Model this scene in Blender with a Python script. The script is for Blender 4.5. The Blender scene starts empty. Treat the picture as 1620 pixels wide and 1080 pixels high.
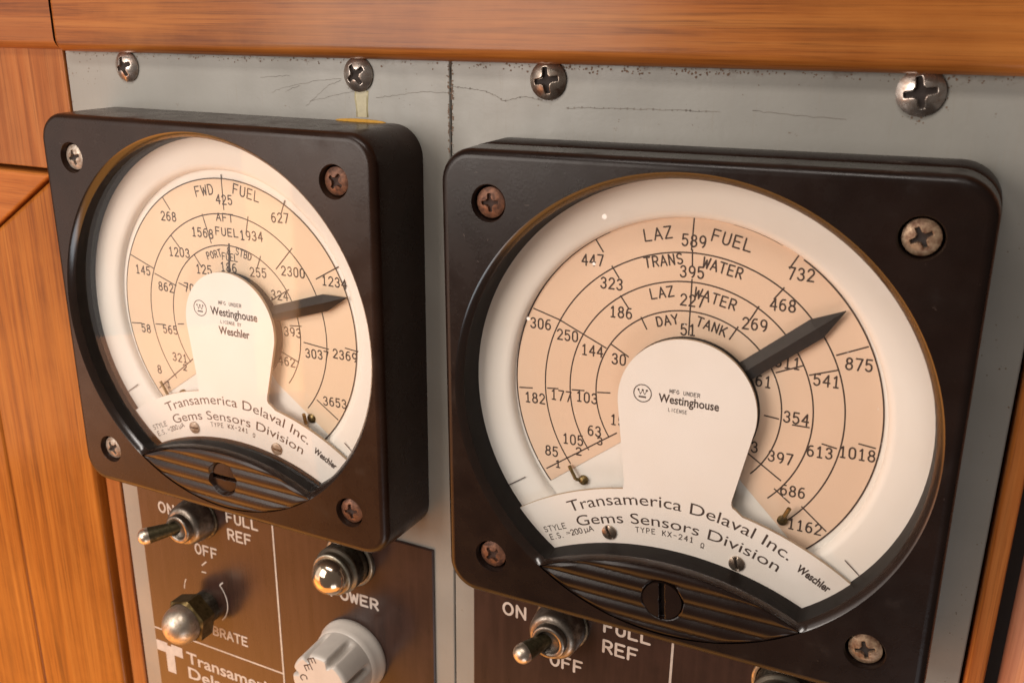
import bpy, bmesh, math, random
from mathutils import Matrix, Vector
random.seed(7)
MM = 0.001
PI = math.pi
S = bpy.context.scene
COL = S.collection
# ------------------------------------------------------------------ camera
CAMP = (174.115, 76.048, 177.964)                       # u (right), v (up), w (out of the panel), millimetres
RX = (0.9006983, 0.0120456, -0.4342781)
RY = (0.1463929, -0.9495702, 0.2772824)
RZ = (-0.4090375, -0.3133230, -0.8570397)
def W(u, v, w): return Vector((u*MM, -w*MM, v*MM))
def D(t): return Vector((t[0], -t[2], t[1]))
cam_d = bpy.data.cameras.new('camera'); cam = bpy.data.objects.new('camera', cam_d); COL.objects.link(cam)
X, Y, Z = D(RX), -D(RY), -D(RZ)
cam.matrix_world = Matrix(((X.x, Y.x, Z.x, CAMP[0]*MM), (X.y, Y.y, Z.y, -CAMP[2]*MM), (X.z, Y.z, Z.z, CAMP[1]*MM), (0, 0, 0, 1)))
cam_d.lens = 32.711; cam_d.sensor_width = 36; cam_d.sensor_fit = 'HORIZONTAL'
cam_d.clip_start = 0.005; cam_d.clip_end = 50
cam_d.dof.use_dof = True; cam_d.dof.focus_distance = 0.225; cam_d.dof.aperture_fstop = 32
S.camera = cam
# ------------------------------------------------------------------ world, lamps, exposure
wd = bpy.data.worlds.new("World"); S.world = wd; wd.use_nodes = True
bg = wd.node_tree.nodes['Background']; bg.inputs[0].default_value = (0.95, 0.80, 0.68, 1); bg.inputs[1].default_value = 0.11
def lamp(name, kind, pos, target, energy, col, **kw):
    l = bpy.data.lights.new(name, kind); o = bpy.data.objects.new(name, l); COL.objects.link(o)
    o.location = W(*pos); o.rotation_euler = (W(*target)-W(*pos)).to_track_quat('-Z', 'Y').to_euler()
    l.energy = energy; l.color = col
    for k, v in kw.items(): setattr(l, k, v)
    return o
# broad window to the left of the panel
lamp('window_light', 'AREA', (-800, 60, 600), (20, 0, 0), 2.3, (1.0, 0.91, 0.84), shape='RECTANGLE', size=0.55, size_y=1.04)
# ceiling light above and in front
lamp('ceiling_light', 'AREA', (60, 640, 420), (70, 0, 0), 3.0, (1.0, 0.92, 0.85), shape='RECTANGLE', size=0.5, size_y=0.11)
# main soft light added at front left, its source unseen
lamp('front_left_key', 'AREA', (-190, 130, 460), (60, 0, 0), 2.5, (1.0, 0.905, 0.82), shape='RECTANGLE', size=0.28, size_y=0.34)
# cool fill added low in front to brighten the lower dial and panel
lamp('low_cool_fill', 'AREA', (420, -680, 520), (140, -50, 0), 1.4, (0.86, 0.93, 1.0), shape='RECTANGLE', size=0.35, size_y=0.3)
# sunlit varnished woodwork low on the left, mirrored as an orange sheen in the label plate and bezel
lamp('sunlit_woodwork', 'AREA', (-470, -430, 330), (-60, -70, -10), 1.6, (1.0, 0.31, 0.05), shape='RECTANGLE', size=0.40, size_y=0.52)
# sunlit counter below
lamp('sunlit_counter', 'AREA', (-190, -430, 150), (-190, 0, 150), 2.0, (1.0, 0.40, 0.07), shape='RECTANGLE', size=0.95, size_y=0.3)
# sunlit wooden post mirrored in the left glass
lamp('sunlit_post', 'AREA', (-424, -150, 520), (12, 10, 0), 0.10, (1.0, 0.42, 0.11), shape='RECTANGLE', size=0.045, size_y=0.24)
S.view_settings.view_transform = 'Standard'; S.view_settings.look = 'None'
S.view_settings.exposure = -0.06; S.view_settings.gamma = 1.0; S.view_settings.use_curve_mapping = False
S.render.engine = 'CYCLES'

# ------------------------------------------------------------------ materials
class NT:
    def __init__(self, name):
        m = bpy.data.materials.new(name); m.use_nodes = True; self.m = m; self.t = m.node_tree
        self.b = self.t.nodes['Principled BSDF']
        self.tc = self.t.nodes.new('ShaderNodeTexCoord')
    def n(self, kind, **kw):
        x = self.t.nodes.new(kind)
        for k, v in kw.items(): setattr(x, k, v)
        return x
    def l(self, a, b): self.t.links.new(a, b)
    def map(self, scale, rot=(0, 0, 0), loc=(0, 0, 0)):
        mp = self.n('ShaderNodeMapping'); mp.inputs['Scale'].default_value = scale; mp.inputs['Rotation'].default_value = rot
        mp.inputs['Location'].default_value = loc
        self.l(self.tc.outputs['Object'], mp.inputs[0]); return mp.outputs[0]
    def noise(self, vec, scale=1, detail=6, rough=.55, dist=0):
        x = self.n('ShaderNodeTexNoise'); x.inputs['Scale'].default_value = scale; x.inputs['Detail'].default_value = detail
        x.inputs['Roughness'].default_value = rough; x.inputs['Distortion'].default_value = dist
        self.l(vec, x.inputs['Vector']); return x.outputs['Fac']
    def ramp(self, fac, stops, interp='LINEAR'):
        r = self.n('ShaderNodeValToRGB'); e = r.color_ramp.elements; r.color_ramp.interpolation = interp
        while len(e) < len(stops): e.new(0.5)
        for q, (p, c) in zip(e, stops):
            q.position = p; q.color = (*c, 1) if len(c) == 3 else c
        self.l(fac, r.inputs[0]); return r.outputs[0]
    def mix(self, fac, a, b, mode='MIX'):
        x = self.n('ShaderNodeMix', data_type='RGBA', blend_type=mode)
        if hasattr(fac, 'is_linked'): self.l(fac, x.inputs[0])
        else: x.inputs[0].default_value = fac
        for s, v in ((x.inputs[6], a), (x.inputs[7], b)):
            if hasattr(v, 'is_linked'): self.l(v, s)
            else: s.default_value = (*v, 1)
        return x.outputs[2]
    def bump(self, h, dist, strength=1.0):
        x = self.n('ShaderNodeBump'); x.inputs['Distance'].default_value = dist; x.inputs['Strength'].default_value = strength
        self.l(h, x.inputs['Height']); self.l(x.outputs[0], self.b.inputs['Normal']); return x
    def set(self, **kw):
        nm = dict(color='Base Color', rough='Roughness', metal='Metallic', spec='Specular IOR Level', coat='Coat Weight', coatr='Coat Roughness', trans='Transmission Weight', ior='IOR')
        for k, v in kw.items():
            s = self.b.inputs[nm[k]]
            if hasattr(v, 'is_linked'): self.l(v, s)
            elif isinstance(v, tuple): s.default_value = (*v, 1)
            else: s.default_value = v
        return self
G0 = (0, 0, 0); G1 = (1, 1, 1)
def mat_flat(name, c, rough=.5, metal=0, var=.12, sc=600, spec=.5):
    q = NT(name); f = q.noise(q.map((sc, sc, sc)), 1, 5)
    a = tuple(x*(1-var) for x in c); b = tuple(min(1, x*(1+var)) for x in c)
    q.set(color=q.ramp(f, [(.3, a), (.7, b)]), rough=rough, metal=metal, spec=spec); return q.m
def mat_panel():
    q = NT('grey_panel_paint')
    base = q.ramp(q.noise(q.map((30, 30, 30)), 1, 6), [(.3, (.220, .211, .188)), (.7, (.276, .266, .239))])
    streak = q.ramp(q.noise(q.map((1500, 300, 90)), 1, 5, .65), [(.58, G0), (.74, (.5,)*3)])          # fine vertical wear lines
    c = q.mix(streak, base, (.24, .215, .18))
    sp = q.ramp(q.noise(q.map((420, 420, 420)), 1, 8, .7), [(.665, G0), (.72, G1)])
    c = q.mix(sp, c, (.13, .085, .055))
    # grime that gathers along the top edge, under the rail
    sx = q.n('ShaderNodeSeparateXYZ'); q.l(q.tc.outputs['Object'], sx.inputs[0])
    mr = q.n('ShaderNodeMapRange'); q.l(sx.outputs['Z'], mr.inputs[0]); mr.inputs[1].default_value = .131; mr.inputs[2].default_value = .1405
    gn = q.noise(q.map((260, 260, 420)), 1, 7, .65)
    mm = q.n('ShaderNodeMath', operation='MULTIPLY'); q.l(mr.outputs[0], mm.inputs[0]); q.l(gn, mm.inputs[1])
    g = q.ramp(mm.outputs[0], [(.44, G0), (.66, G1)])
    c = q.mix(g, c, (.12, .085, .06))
    q.set(color=c, rough=q.ramp(q.noise(q.map((90, 90, 90)), 1, 5), [(.3, (.32,)*3), (.7, (.5,)*3)]))
    q.bump(q.noise(q.map((900, 900, 900)), 1, 4), .00006, .5); return q.m
def mat_wood(name, axis, dark, mid, light, seed=0., sc=1., coat=.55, coatr=.16):
    # axis = grain direction (0 = along x, 2 = along z)
    q = NT(name)
    s = [330*sc, 330*sc, 330*sc]; s[axis] = 7*sc
    s2 = [1500*sc, 1500*sc, 1500*sc]; s2[axis] = 22*sc
    s3 = [60*sc, 60*sc, 60*sc]; s3[axis] = 8*sc
    s4 = [2600, 2600, 2600]; s4[axis] = 45
    lo = (seed*1.3, seed*2.1, seed*.7)
    wide = q.noise(q.map(tuple(s3), loc=lo), 1, 4, .6, .8)
    fine = q.noise(q.map(tuple(s), loc=lo), 1, 8, .68, .35)
    pore = q.noise(q.map(tuple(s2), loc=lo), 1, 5, .62)
    hair = q.noise(q.map(tuple(s4), loc=lo), 1, 3, .6)
    c = q.ramp(fine, [(.32, dark), (.48, mid), (.66, light)])
    c = q.mix(q.ramp(wide, [(.34, (.5,)*3), (.58, G0)]), c, dark)
    c = q.mix(q.ramp(pore, [(.54, G0), (.70, (.5,)*3)]), c, tuple(x*.40 for x in dark))
    c = q.mix(q.ramp(hair, [(.52, G0), (.70, (.5,)*3)]), c, tuple(x*.6 for x in dark))
    blot = q.noise(q.map((22, 22, 22), loc=lo), 1, 6, .65)
    c = q.mix(q.ramp(blot, [(.45, G0), (.70, (.4,)*3)]), c, light)
    nick = q.noise(q.map((300, 300, 300), loc=lo), 1, 9, .78)
    c = q.mix(q.ramp(nick, [(.70, G0), (.74, (.75,)*3)]), c, tuple(x*.3 for x in dark))
    q.set(color=c, rough=.6, spec=.10, coat=coat, coatr=coatr)
    q.bump(pore, .00006, .45)
    cb = q.n('ShaderNodeBump'); cb.inputs['Distance'].default_value = .0005; cb.inputs['Strength'].default_value = .07
    q.l(q.noise(q.map((120, 120, 120), loc=lo), 1, 6, .6), cb.inputs['Height']); q.l(cb.outputs[0], q.b.inputs['Coat Normal']); return q.m
def mat_bakelite(name, c=(.020, .0088, .0050), wear=.5):
    q = NT(name)
    n1 = q.noise(q.map((45, 45, 45)), 1, 6, .6)
    base = q.ramp(n1, [(.3, tuple(x*.75 for x in c)), (.7, tuple(x*1.35 for x in c))])
    sc = q.ramp(q.noise(q.map((190, 700, 330), (.3, .5, .4)), 1, 8, .75), [(.665, G0), (.74, (wear,)*3)])
    base = q.mix(sc, base, (.13, .10, .085))
    q.set(color=base, rough=q.ramp(q.noise(q.map((140, 140, 140)), 1, 6), [(.3, (.22,)*3), (.62, (.31,)*3), (.75, (.5,)*3)]), spec=.24)
    q.bump(q.noise(q.map((1500, 1500, 1500)), 1, 5, .6), .00005, .35); return q.m
def mat_rust(name, a, b, metal=.35, rough=.55, thr=.5):
    q = NT(name)
    f = q.noise(q.map((700, 700, 700)), 1, 8, .7)
    q.set(color=q.ramp(f, [(thr-.14, a), (thr+.02, tuple((x+y)/2 for x, y in zip(a, b))), (thr+.14, b)]), metal=metal,
          rough=q.ramp(f, [(.35, (rough+.1,)*3), (.65, (rough-.15,)*3)]))
    q.bump(f, .00016, .7); return q.m
def mat_metal(name, a, b, rough=.25, thr=.5, sc=500):
    q = NT(name)
    f = q.noise(q.map((sc, sc, sc)), 1, 8, .65)
    q.set(color=q.ramp(f, [(thr-.15, a), (thr+.12, b)]), metal=.92, rough=q.ramp(f, [(.35, (min(1, rough+.18),)*3), (.6, (rough,)*3)]))
    q.bump(f, .00007, .4); return q.m
def mat_plate():
    q = NT('brown_label_laminate')
    st = q.noise(q.map((420, 420, 36)), 1, 6, .6)
    c = q.ramp(st, [(.3, (.027, .0135, .0105)), (.7, (.046, .023, .017))])
    bl = q.ramp(q.noise(q.map((70, 70, 60)), 1, 6, .6), [(.5, G0), (.72, (.6,)*3)])
    c = q.mix(bl, c, (.058, .028, .021))
    sp = q.ramp(q.noise(q.map((900, 900, 900)), 1, 6, .7), [(.72, G0), (.76, (.6,)*3)])
    c = q.mix(sp, c, (.16, .12, .10))
    q.set(color=c, rough=.24, spec=.5); q.bump(st, .00002, .25); return q.m
def mat_dial(name, c, spots=.7):
    q = NT(name)
    b = q.ramp(q.noise(q.map((24, 24, 24)), 1, 7, .6), [(.3, (c[0]*.93, c[1]*.90, c[2]*.86)), (.68, c)])
    sp = q.ramp(q.noise(q.map((330, 330, 330)), 1, 7, .7), [(.745, G0), (.77, (spots,)*3)])
    q.set(color=q.mix(sp, b, (.22, .15, .10)), rough=.5); return q.m
def mat_glass():
    m = bpy.data.materials.new('window_glass'); m.use_nodes = True; t = m.node_tree; t.nodes.clear()
    out = t.nodes.new('ShaderNodeOutputMaterial'); mx = t.nodes.new('ShaderNodeMixShader'); fr = t.nodes.new('ShaderNodeMath')
    tr = t.nodes.new('ShaderNodeBsdfTransparent'); gl = t.nodes.new('ShaderNodeBsdfGlossy')
    ge = t.nodes.new('ShaderNodeNewGeometry'); dt = t.nodes.new('ShaderNodeVectorMath'); dt.operation = 'DOT_PRODUCT'
    t.links.new(ge.outputs['Normal'], dt.inputs[0]); t.links.new(ge.outputs['Incoming'], dt.inputs[1])
    def mth(op, a, b):                                     # Schlick's approximation, the same from either side
        x = t.nodes.new('ShaderNodeMath'); x.operation = op
        for s_, v in zip(x.inputs, (a, b)):
            if hasattr(v, 'is_linked'): t.links.new(v, s_)
            elif v is not None: s_.default_value = v
        return x.outputs[0]
    sch = mth('POWER', mth('SUBTRACT', 1.0, mth('ABSOLUTE', dt.outputs['Value'], None)), 5.0)
    fr.operation = 'MULTIPLY_ADD'; t.links.new(sch, fr.inputs[0]); fr.inputs[1].default_value = .96; fr.inputs[2].default_value = .022
    gl.inputs['Roughness'].default_value = .03; tr.inputs[0].default_value = (.985, .975, .96, 1)
    t.links.new(fr.outputs[0], mx.inputs[0]); t.links.new(tr.outputs[0], mx.inputs[1]); t.links.new(gl.outputs[0], mx.inputs[2]); t.links.new(mx.outputs[0], out.inputs[0])
    return m
M = dict(
    panel=mat_panel(),
    rail=mat_wood('varnished_rail_wood', 0, (.15, .040, .006), (.32, .098, .015), (.42, .155, .032), 3.1, .8, .42, .22),
    stub=mat_wood('dark_rail_wood', 0, (.10, .025, .005), (.25, .072, .012), (.33, .112, .025), 9.7, .6, .42, .22),
    frame=mat_wood('face_frame_wood', 2, (.17, .045, .009), (.31, .095, .02), (.39, .145, .04), 5.3, .7, .25, .2),
    stile=mat_wood('door_stile_wood', 2, (.15, .037, .0035), (.325, .098, .010), (.42, .150, .022), 1.9, 1., .25, .16),
    drail=mat_wood('door_rail_wood', 0, (.20, .05, .007), (.38, .11, .016), (.45, .15, .03), 7.9, 1., .25, .16),
    dpanel=mat_wood('door_panel_wood', 2, (.15, .037, .0035), (.325, .098, .010), (.42, .150, .022), 12.4, 1.5, .25, .16),
    trim=mat_wood('right_trim_wood', 2, (.24, .06, .01), (.45, .14, .025), (.52, .19, .045), 15.4, 1.),
    post=mat_wood('right_post_wood', 2, (.30, .12, .07), (.42, .19, .12), (.50, .26, .17), 18.2, .6),
    wall=mat_flat('dark_board', (.02, .01, .006), .7),
    bake=mat_bakelite('brown_bakelite'), bakew=mat_bakelite('worn_black_bakelite', (.0105, .0056, .0042), .9),
    white=mat_dial('white_dial_paint', (.84, .82, .795)), card=mat_dial('tan_scale_card', (.775, .585, .450), .5),
    cardl=mat_dial('cream_scale_card', (.79, .62, .465), .5),
    mask=mat_dial('white_mask_paint', (.83, .80, .78), .6), edge=mat_flat('mask_plate_edge', (.45, .34, .24), .6),
    ink=mat_flat('printed_ink', (.050, .030, .024), .6), fade=mat_flat('faded_ink', (.30, .22, .17), .6),
    pointer=mat_flat('pointer_black', (.022, .015, .012), .5, 0, .2, 500, .3), glass=mat_glass(),
    steel=mat_metal('stained_steel', (.34, .25, .20), (.66, .60, .55), .2), dsteel=mat_metal('dark_stained_steel', (.17, .11, .08), (.52, .45, .38), .24, .5),
    grime=mat_flat('recess_grime', (.020, .012, .009), .8),
    rust=mat_rust('rusty_screw', (.045, .016, .008), (.21, .088, .045)), rustb=mat_rust('pale_rusty_screw', (.09, .032, .013), (.36, .25, .16), .4, .5, .48),
    rustg=mat_rust('dull_zinc_screw', (.17, .10, .06), (.42, .36, .30), .5, .5, .45),
    plate=mat_plate(), silk=mat_flat('white_engraving', (.52, .475, .435), .55),
    nickel=mat_metal('dull_nickel', (.13, .105, .085), (.31, .27, .23), .30, .48), brass=mat_metal('tarnished_brass', (.055, .045, .022), (.13, .105, .06), .42, .5, 900),
    tip=mat_metal('worn_switch_tip', (.36, .30, .22), (.66, .55, .45), .27, .42), nut=mat_metal('tarnished_nut', (.075, .05, .018), (.17, .12, .05), .42),
    dome=mat_metal('nickel_dome', (.24, .18, .10), (.52, .44, .36), .36, .40, 800), lens=mat_metal('bronze_tinted_lens', (.42, .31, .22), (.55, .43, .32), .10, .4, 250),
    ring=mat_metal('dark_lamp_metal', (.06, .05, .035), (.17, .15, .115), .4), ringl=mat_metal('worn_lamp_ring', (.20, .18, .14), (.36, .33, .27), .34),
    knob=mat_flat('grey_knob_plastic', (.56, .51, .455), .33, 0, .04, 300), drip=mat_flat('old_varnish', (.34, .295, .165), .35), amber=mat_flat('amber_resin', (.50, .27, .045), .25),
    brasswire=mat_metal('stop_wire', (.12, .085, .03), (.30, .22, .10), .35, .5, 1500),
    scratch=mat_flat('scratch_mark', (.155, .135, .113), .7, 0, .45, 300), stain=mat_flat('rust_stain', (.13, .075, .045), .7, 0, .4, 900), gold=mat_metal('polished_gold', (.75, .42, .08), (.9, .55, .14), .18),
)
# ------------------------------------------------------------------ mesh helpers (millimetres in u, v, w)
def thing(name, pos, label, cat, group=None, rot=0.):
    o = bpy.data.objects.new(name, None); COL.objects.link(o); o.location = W(*pos); o.rotation_euler = (0, -rot, 0)
    o.empty_display_size = .01
    o['label'] = label; o['category'] = cat
    if group: o['group'] = group
    o['org'] = pos; return o
def tag(o, label, cat, group=None):
    o['label'] = label; o['category'] = cat
    if group: o['group'] = group
class MB:
    def __init__(s): s.v = []; s.f = []; s.mi = []; s.sm = []
    def add(s, vs, fs, mi=0, smooth=True):
        k = len(s.v); s.v += [tuple(x) for x in vs]
        for f in fs: s.f.append(tuple(i+k for i in f)); s.mi.append(mi); s.sm.append(smooth)
    def loft(s, rings, closed=True, cap0=False, cap1=False, mi=0, smooth=True, capsmooth=False):
        n = len(rings[0]); vs = [p for r in rings for p in r]; fs = []
        for a in range(len(rings)-1):
            for i in range(n if closed else n-1):
                j = (i+1) % n; fs.append((a*n+i, a*n+j, (a+1)*n+j, (a+1)*n+i))
        s.add(vs, fs, mi, smooth)
        if cap0: s.add(rings[0], [tuple(range(n))[::-1]], mi, capsmooth)
        if cap1: s.add(rings[-1], [tuple(range(n))], mi, capsmooth)
    def lathe(s, prof, c=(0, 0), n=48, mi=0, cap0=False, cap1=False, axis=None, smooth=True):
        # prof: (radius, w); along w unless axis=(origin, dir)
        rings = []
        if axis is None: fr = (Vector((c[0], c[1], 0)), Vector((1, 0, 0)), Vector((0, 1, 0)), Vector((0, 0, 1)))
        else:
            d = Vector(axis[1]).normalized(); a = d.orthogonal().normalized(); fr = (Vector(axis[0]), a, d.cross(a), d)
        for r, w in prof:
            rings.append([fr[0]+fr[1]*(r*math.cos(2*PI*i/n))+fr[2]*(r*math.sin(2*PI*i/n))+fr[3]*w for i in range(n)])
        s.loft(rings, True, cap0, cap1, mi, smooth)
    def fill(s, loops, w, mi=0, flip=False):
        bm = bmesh.new(); es = []
        for lp in loops:
            vs = [bm.verts.new((p[0], p[1], w)) for p in lp]
            for i in range(len(vs)): es.append(bm.edges.new((vs[i], vs[(i+1) % len(vs)])))
        bmesh.ops.triangle_fill(bm, use_beauty=True, use_dissolve=False, edges=es, normal=(0, 0, 1))
        bm.verts.index_update(); bm.normal_update(); fs = []
        for f in bm.faces:
            ix = [v.index for v in f.verts]
            if (f.normal.z < 0) != flip: ix = ix[::-1]
            fs.append(ix)
        s.add([v.co[:] for v in bm.verts], fs, mi, False); bm.free()
    def prism(s, loop, w0, w1, mi=0, mside=None, bev=0):
        # loop counter-clockwise; front at w1
        if mside is None: mside = mi
        n = len(loop)
        s.loft([[(p[0], p[1], w0) for p in loop], [(p[0], p[1], w1) for p in loop]], True, False, False, mside, False)
        s.fill([loop], w1, mi)
    def build(s, name, mats, parent=None, org=(0, 0, 0)):
        me = bpy.data.meshes.new(name)
        me.from_pydata([((x-org[0])*MM, -(z-org[2])*MM, (y-org[1])*MM) for x, y, z in s.v], [], s.f)
        if not isinstance(mats, (list, tuple)): mats = [mats]
        for m in mats: me.materials.append(m)
        me.polygons.foreach_set('material_index', s.mi); me.polygons.foreach_set('use_smooth', s.sm); me.update()
        o = bpy.data.objects.new(name, me); COL.objects.link(o)
        if parent is not None: o.parent = parent
        else: o.location = W(*org)
        return o
def circ(c, r, n=48, a0=0, a1=2*PI, end=False):
    m = n+1 if end else n
    return [(c[0]+r*math.cos(a0+(a1-a0)*i/n), c[1]+r*math.sin(a0+(a1-a0)*i/n)) for i in range(m)]
def rrect(hx, hy, r, n=10):
    pts = []
    for cx, cy, a in ((hx-r, hy-r, 0), (-hx+r, hy-r, PI/2), (-hx+r, -hy+r, PI), (hx-r, -hy+r, 1.5*PI)):
        pts += circ((cx, cy), r, n, a, a+PI/2, True)
    return pts
# ------------------------------------------------------------------ lettering
# plotter-style single-stroke glyphs on a 4 x 6 grid
def _c(cx, cy, rx, ry, a0, a1, n=9):
    return [(cx+rx*math.cos(math.radians(a0+(a1-a0)*i/n)), cy+ry*math.sin(math.radians(a0+(a1-a0)*i/n))) for i in range(n+1)]
GL = {
 '0': [_c(2, 4.2, 1.7, 1.8, 0, 180)+_c(2, 1.8, 1.7, 1.8, 180, 360)+[(3.7, 4.2)]],
 '1': [[(.9, 4.9), (2.1, 6), (2.1, 0)], [(.9, 0), (3.3, 0)]],
 '2': [_c(2, 4.3, 1.7, 1.7, 165, -25)+[(.3, 0), (3.8, 0)]],
 '3': [_c(1.9, 4.55, 1.5, 1.45, 160, -90), _c(1.9, 1.6, 1.75, 1.6, 90, -160)],
 '4': [[(3.0, 0), (3.0, 6), (.2, 1.9), (3.9, 1.9)]],
 '5': [[(3.5, 6), (.7, 6), (.5, 3.3)]+_c(1.9, 1.95, 1.75, 1.95, 125, -150)],
 '6': [[(3.2, 5.8)]+_c(2.6, 2.6, 2.3, 3.4, 110, 180)+_c(2, 1.85, 1.7, 1.85, 180, 540)],
 '7': [[(.3, 6), (3.8, 6), (1.5, 0)]],
 '8': [_c(2, 4.6, 1.45, 1.4, -90, 270, 14), _c(2, 1.6, 1.75, 1.6, 90, 450, 14)],
 '9': [_c(2, 4.15, 1.7, 1.85, 0, 360, 14)+_c(1.4, 3.4, 2.3, 3.4, 0, -70)],
 'A': [[(0, 0), (2, 6), (4, 0)], [(.7, 2), (3.3, 2)]],
 'B': [[(.3, 0), (.3, 6), (2.2, 6)]+_c(2.2, 4.55, 1.3, 1.45, 90, -90)+[(.3, 3.1)], [(2.2, 3.1)]+_c(2.2, 1.55, 1.6, 1.55, 90, -90)+[(.3, 0)]],
 'C': [_c(2.1, 3, 1.9, 3, 50, 310, 14)],
 'D': [[(.2, 0), (.2, 6), (1.6, 6)]+_c(1.6, 3, 2.2, 3, 90, -90)+[(.2, 0)]],
 'E': [[(3.7, 6), (.3, 6), (.3, 0), (3.7, 0)], [(.3, 3.1), (3.1, 3.1)]],
 'F': [[(3.7, 6), (.3, 6), (.3, 0)], [(.3, 3.1), (3.1, 3.1)]],
 'G': [_c(2.1, 3, 1.9, 3, 50, 340, 14)+[(3.9, 2.8), (2.4, 2.8)]],
 'I': [[(2, 0), (2, 6)]], 'J': [[(3.2, 6), (3.2, 1.6)]+_c(1.8, 1.6, 1.4, 1.6, 0, -170)],
 'K': [[(.3, 0), (.3, 6)], [(3.8, 6), (.3, 2.3)], [(1.5, 3.5), (3.9, 0)]],
 'L': [[(.3, 6), (.3, 0), (3.7, 0)]], 'M': [[(0, 0), (.2, 6), (2, 1.6), (3.8, 6), (4, 0)]],
 'N': [[(.3, 0), (.3, 6), (3.7, 0), (3.7, 6)]],
 'O': [_c(2, 3, 1.9, 3, 0, 360, 18)], 'P': [[(.3, 0), (.3, 6), (2.2, 6)]+_c(2.2, 4.4, 1.5, 1.6, 90, -90)+[(.3, 2.8)]],
 'R': [[(.3, 0), (.3, 6), (2.2, 6)]+_c(2.2, 4.4, 1.5, 1.6, 90, -90)+[(.3, 2.8)], [(2.0, 2.8), (3.8, 0)]],
 'S': [_c(2, 4.5, 1.6, 1.5, 30, 270)+_c(2, 1.5, 1.7, 1.5, 90, -150)],
 'T': [[(0, 6), (4, 6)], [(2, 6), (2, 0)]], 'U': [[(.3, 6), (.3, 1.8)]+_c(2, 1.8, 1.7, 1.8, 180, 360)+[(3.7, 6)]],
 'W': [[(-.1, 6), (.9, 0), (2, 4.6), (3.1, 0), (4.1, 6)]], 'V': [[(0, 6), (2, 0), (4, 6)]],
 'X': [[(0, 0), (4, 6)], [(0, 6), (4, 0)]], 'Y': [[(0, 6), (2, 3), (4, 6)], [(2, 3), (2, 0)]], 'Z': [[(.2, 6), (3.8, 6), (.2, 0), (3.8, 0)]],
 '&': [[(3.9, 0), (1.0, 4.4)]+_c(1.9, 4.9, 1.0, 1.1, 200, -20, 8)+[(.5, 2.2)]+_c(1.7, 1.5, 1.4, 1.5, 170, 330, 8)+[(3.8, 2.6)]],
 '-': [[(.6, 3), (3.4, 3)]], '=': [[(.4, 3.8), (3.6, 3.8)], [(.4, 2.2), (3.6, 2.2)]], '.': [[(1.7, .1), (2.1, .1)]],
 'u': [[(.5, 4), (.5, -1.5)], [(.5, 1)]+_c(1.9, 1.2, 1.4, 1.2, 200, 360)+[(3.3, 4)], [(3.3, 1), (3.6, 0)]],
 '@': [[(.4, 0), (1.3, 0)]+[(1.3, .6)]+_c(2, 3.2, 1.7, 2.6, 245, -65, 12)+[(2.7, .6), (2.7, 0), (3.6, 0)]],
 ' ': [],
}
class Ink(MB):
    """thin printed strokes; every stroke sits a few micrometres above the previous one so that none share a plane"""
    def __init__(s, w): super().__init__(); s.w = w; s.k = 0
    def z(s): s.k += 1; return s.w + .0004*(s.k % 113)
    def seg(s, a, b, t):
        dx, dy = b[0]-a[0], b[1]-a[1]; L = math.hypot(dx, dy) or 1e-6; nx, ny = -dy/L*t/2, dx/L*t/2; z = s.z()
        s.add([(a[0]-nx, a[1]-ny, z), (b[0]-nx, b[1]-ny, z), (b[0]+nx, b[1]+ny, z), (a[0]+nx, a[1]+ny, z)], [(0, 1, 2, 3)], 0, False)
    def dot(s, p, r, n=10):
        z = s.z(); s.add([(x, y, z) for x, y in circ(p, r, n)], [tuple(range(n))], 0, False)
    def path(s, pts, t, ends=True):
        for a, b in zip(pts, pts[1:]): s.seg(a, b, t)
        if t > .12:
            for p in pts: s.dot(p, t/2)
    def arc(s, c, r, a0, a1, t, n=90):
        z = s.z(); o = []; i = []
        for k in range(n+1):
            a = a0+(a1-a0)*k/n; o.append((c[0]+(r+t/2)*math.cos(a), c[1]+(r+t/2)*math.sin(a), z)); i.append((c[0]+(r-t/2)*math.cos(a), c[1]+(r-t/2)*math.sin(a), z))
        s.add(o+i, [(k, k+1, n+2+k, n+1+k) if a1 < a0 else (k+1, k, n+1+k, n+2+k) for k in range(n)], 0, False)
    def text(s, st, c, h, adv, t, ang=0., gw=None, jit=0.):
        """centred on c; h cap height, adv advance per character"""
        gw = gw or adv*.76; n = len(st); ca, sa = math.cos(ang), math.sin(ang); x0 = -((n-1)*adv+gw)/2
        for i, ch in enumerate(st):
            ox = x0+i*adv; oy = -h/2+random.uniform(-jit, jit); ja = random.uniform(-jit, jit)*.6
            for pl in GL[ch]:
                q = []
                for x, y in pl:
                    X_ = ox+x/4*gw; Y_ = oy+y/6*h+ja*(x/4-.5)
                    q.append((c[0]+ca*X_-sa*Y_, c[1]+sa*X_+ca*Y_))
                s.path(q, t)
_fc = {}
def font_mesh(st, bold=0.):
    """vertices and faces of a line of Blender's built-in typeface, size 1"""
    key = (st, bold)
    if key in _fc: return _fc[key]
    cu = bpy.data.curves.new('t', 'FONT'); cu.body = st; cu.size = 1; cu.offset = bold; cu.resolution_u = 4; cu.fill_mode = 'FRONT'
    ob = bpy.data.objects.new('t', cu); COL.objects.link(ob); dg = bpy.context.evaluated_depsgraph_get()
    me = bpy.data.meshes.new_from_object(ob.evaluated_get(dg))
    vs = [v.co[:2] for v in me.vertices]; fs = [tuple(p.vertices) for p in me.polygons]
    bpy.data.objects.remove(ob); bpy.data.curves.remove(cu); bpy.data.meshes.remove(me)
    _fc[key] = (vs, fs); return _fc[key]
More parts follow.
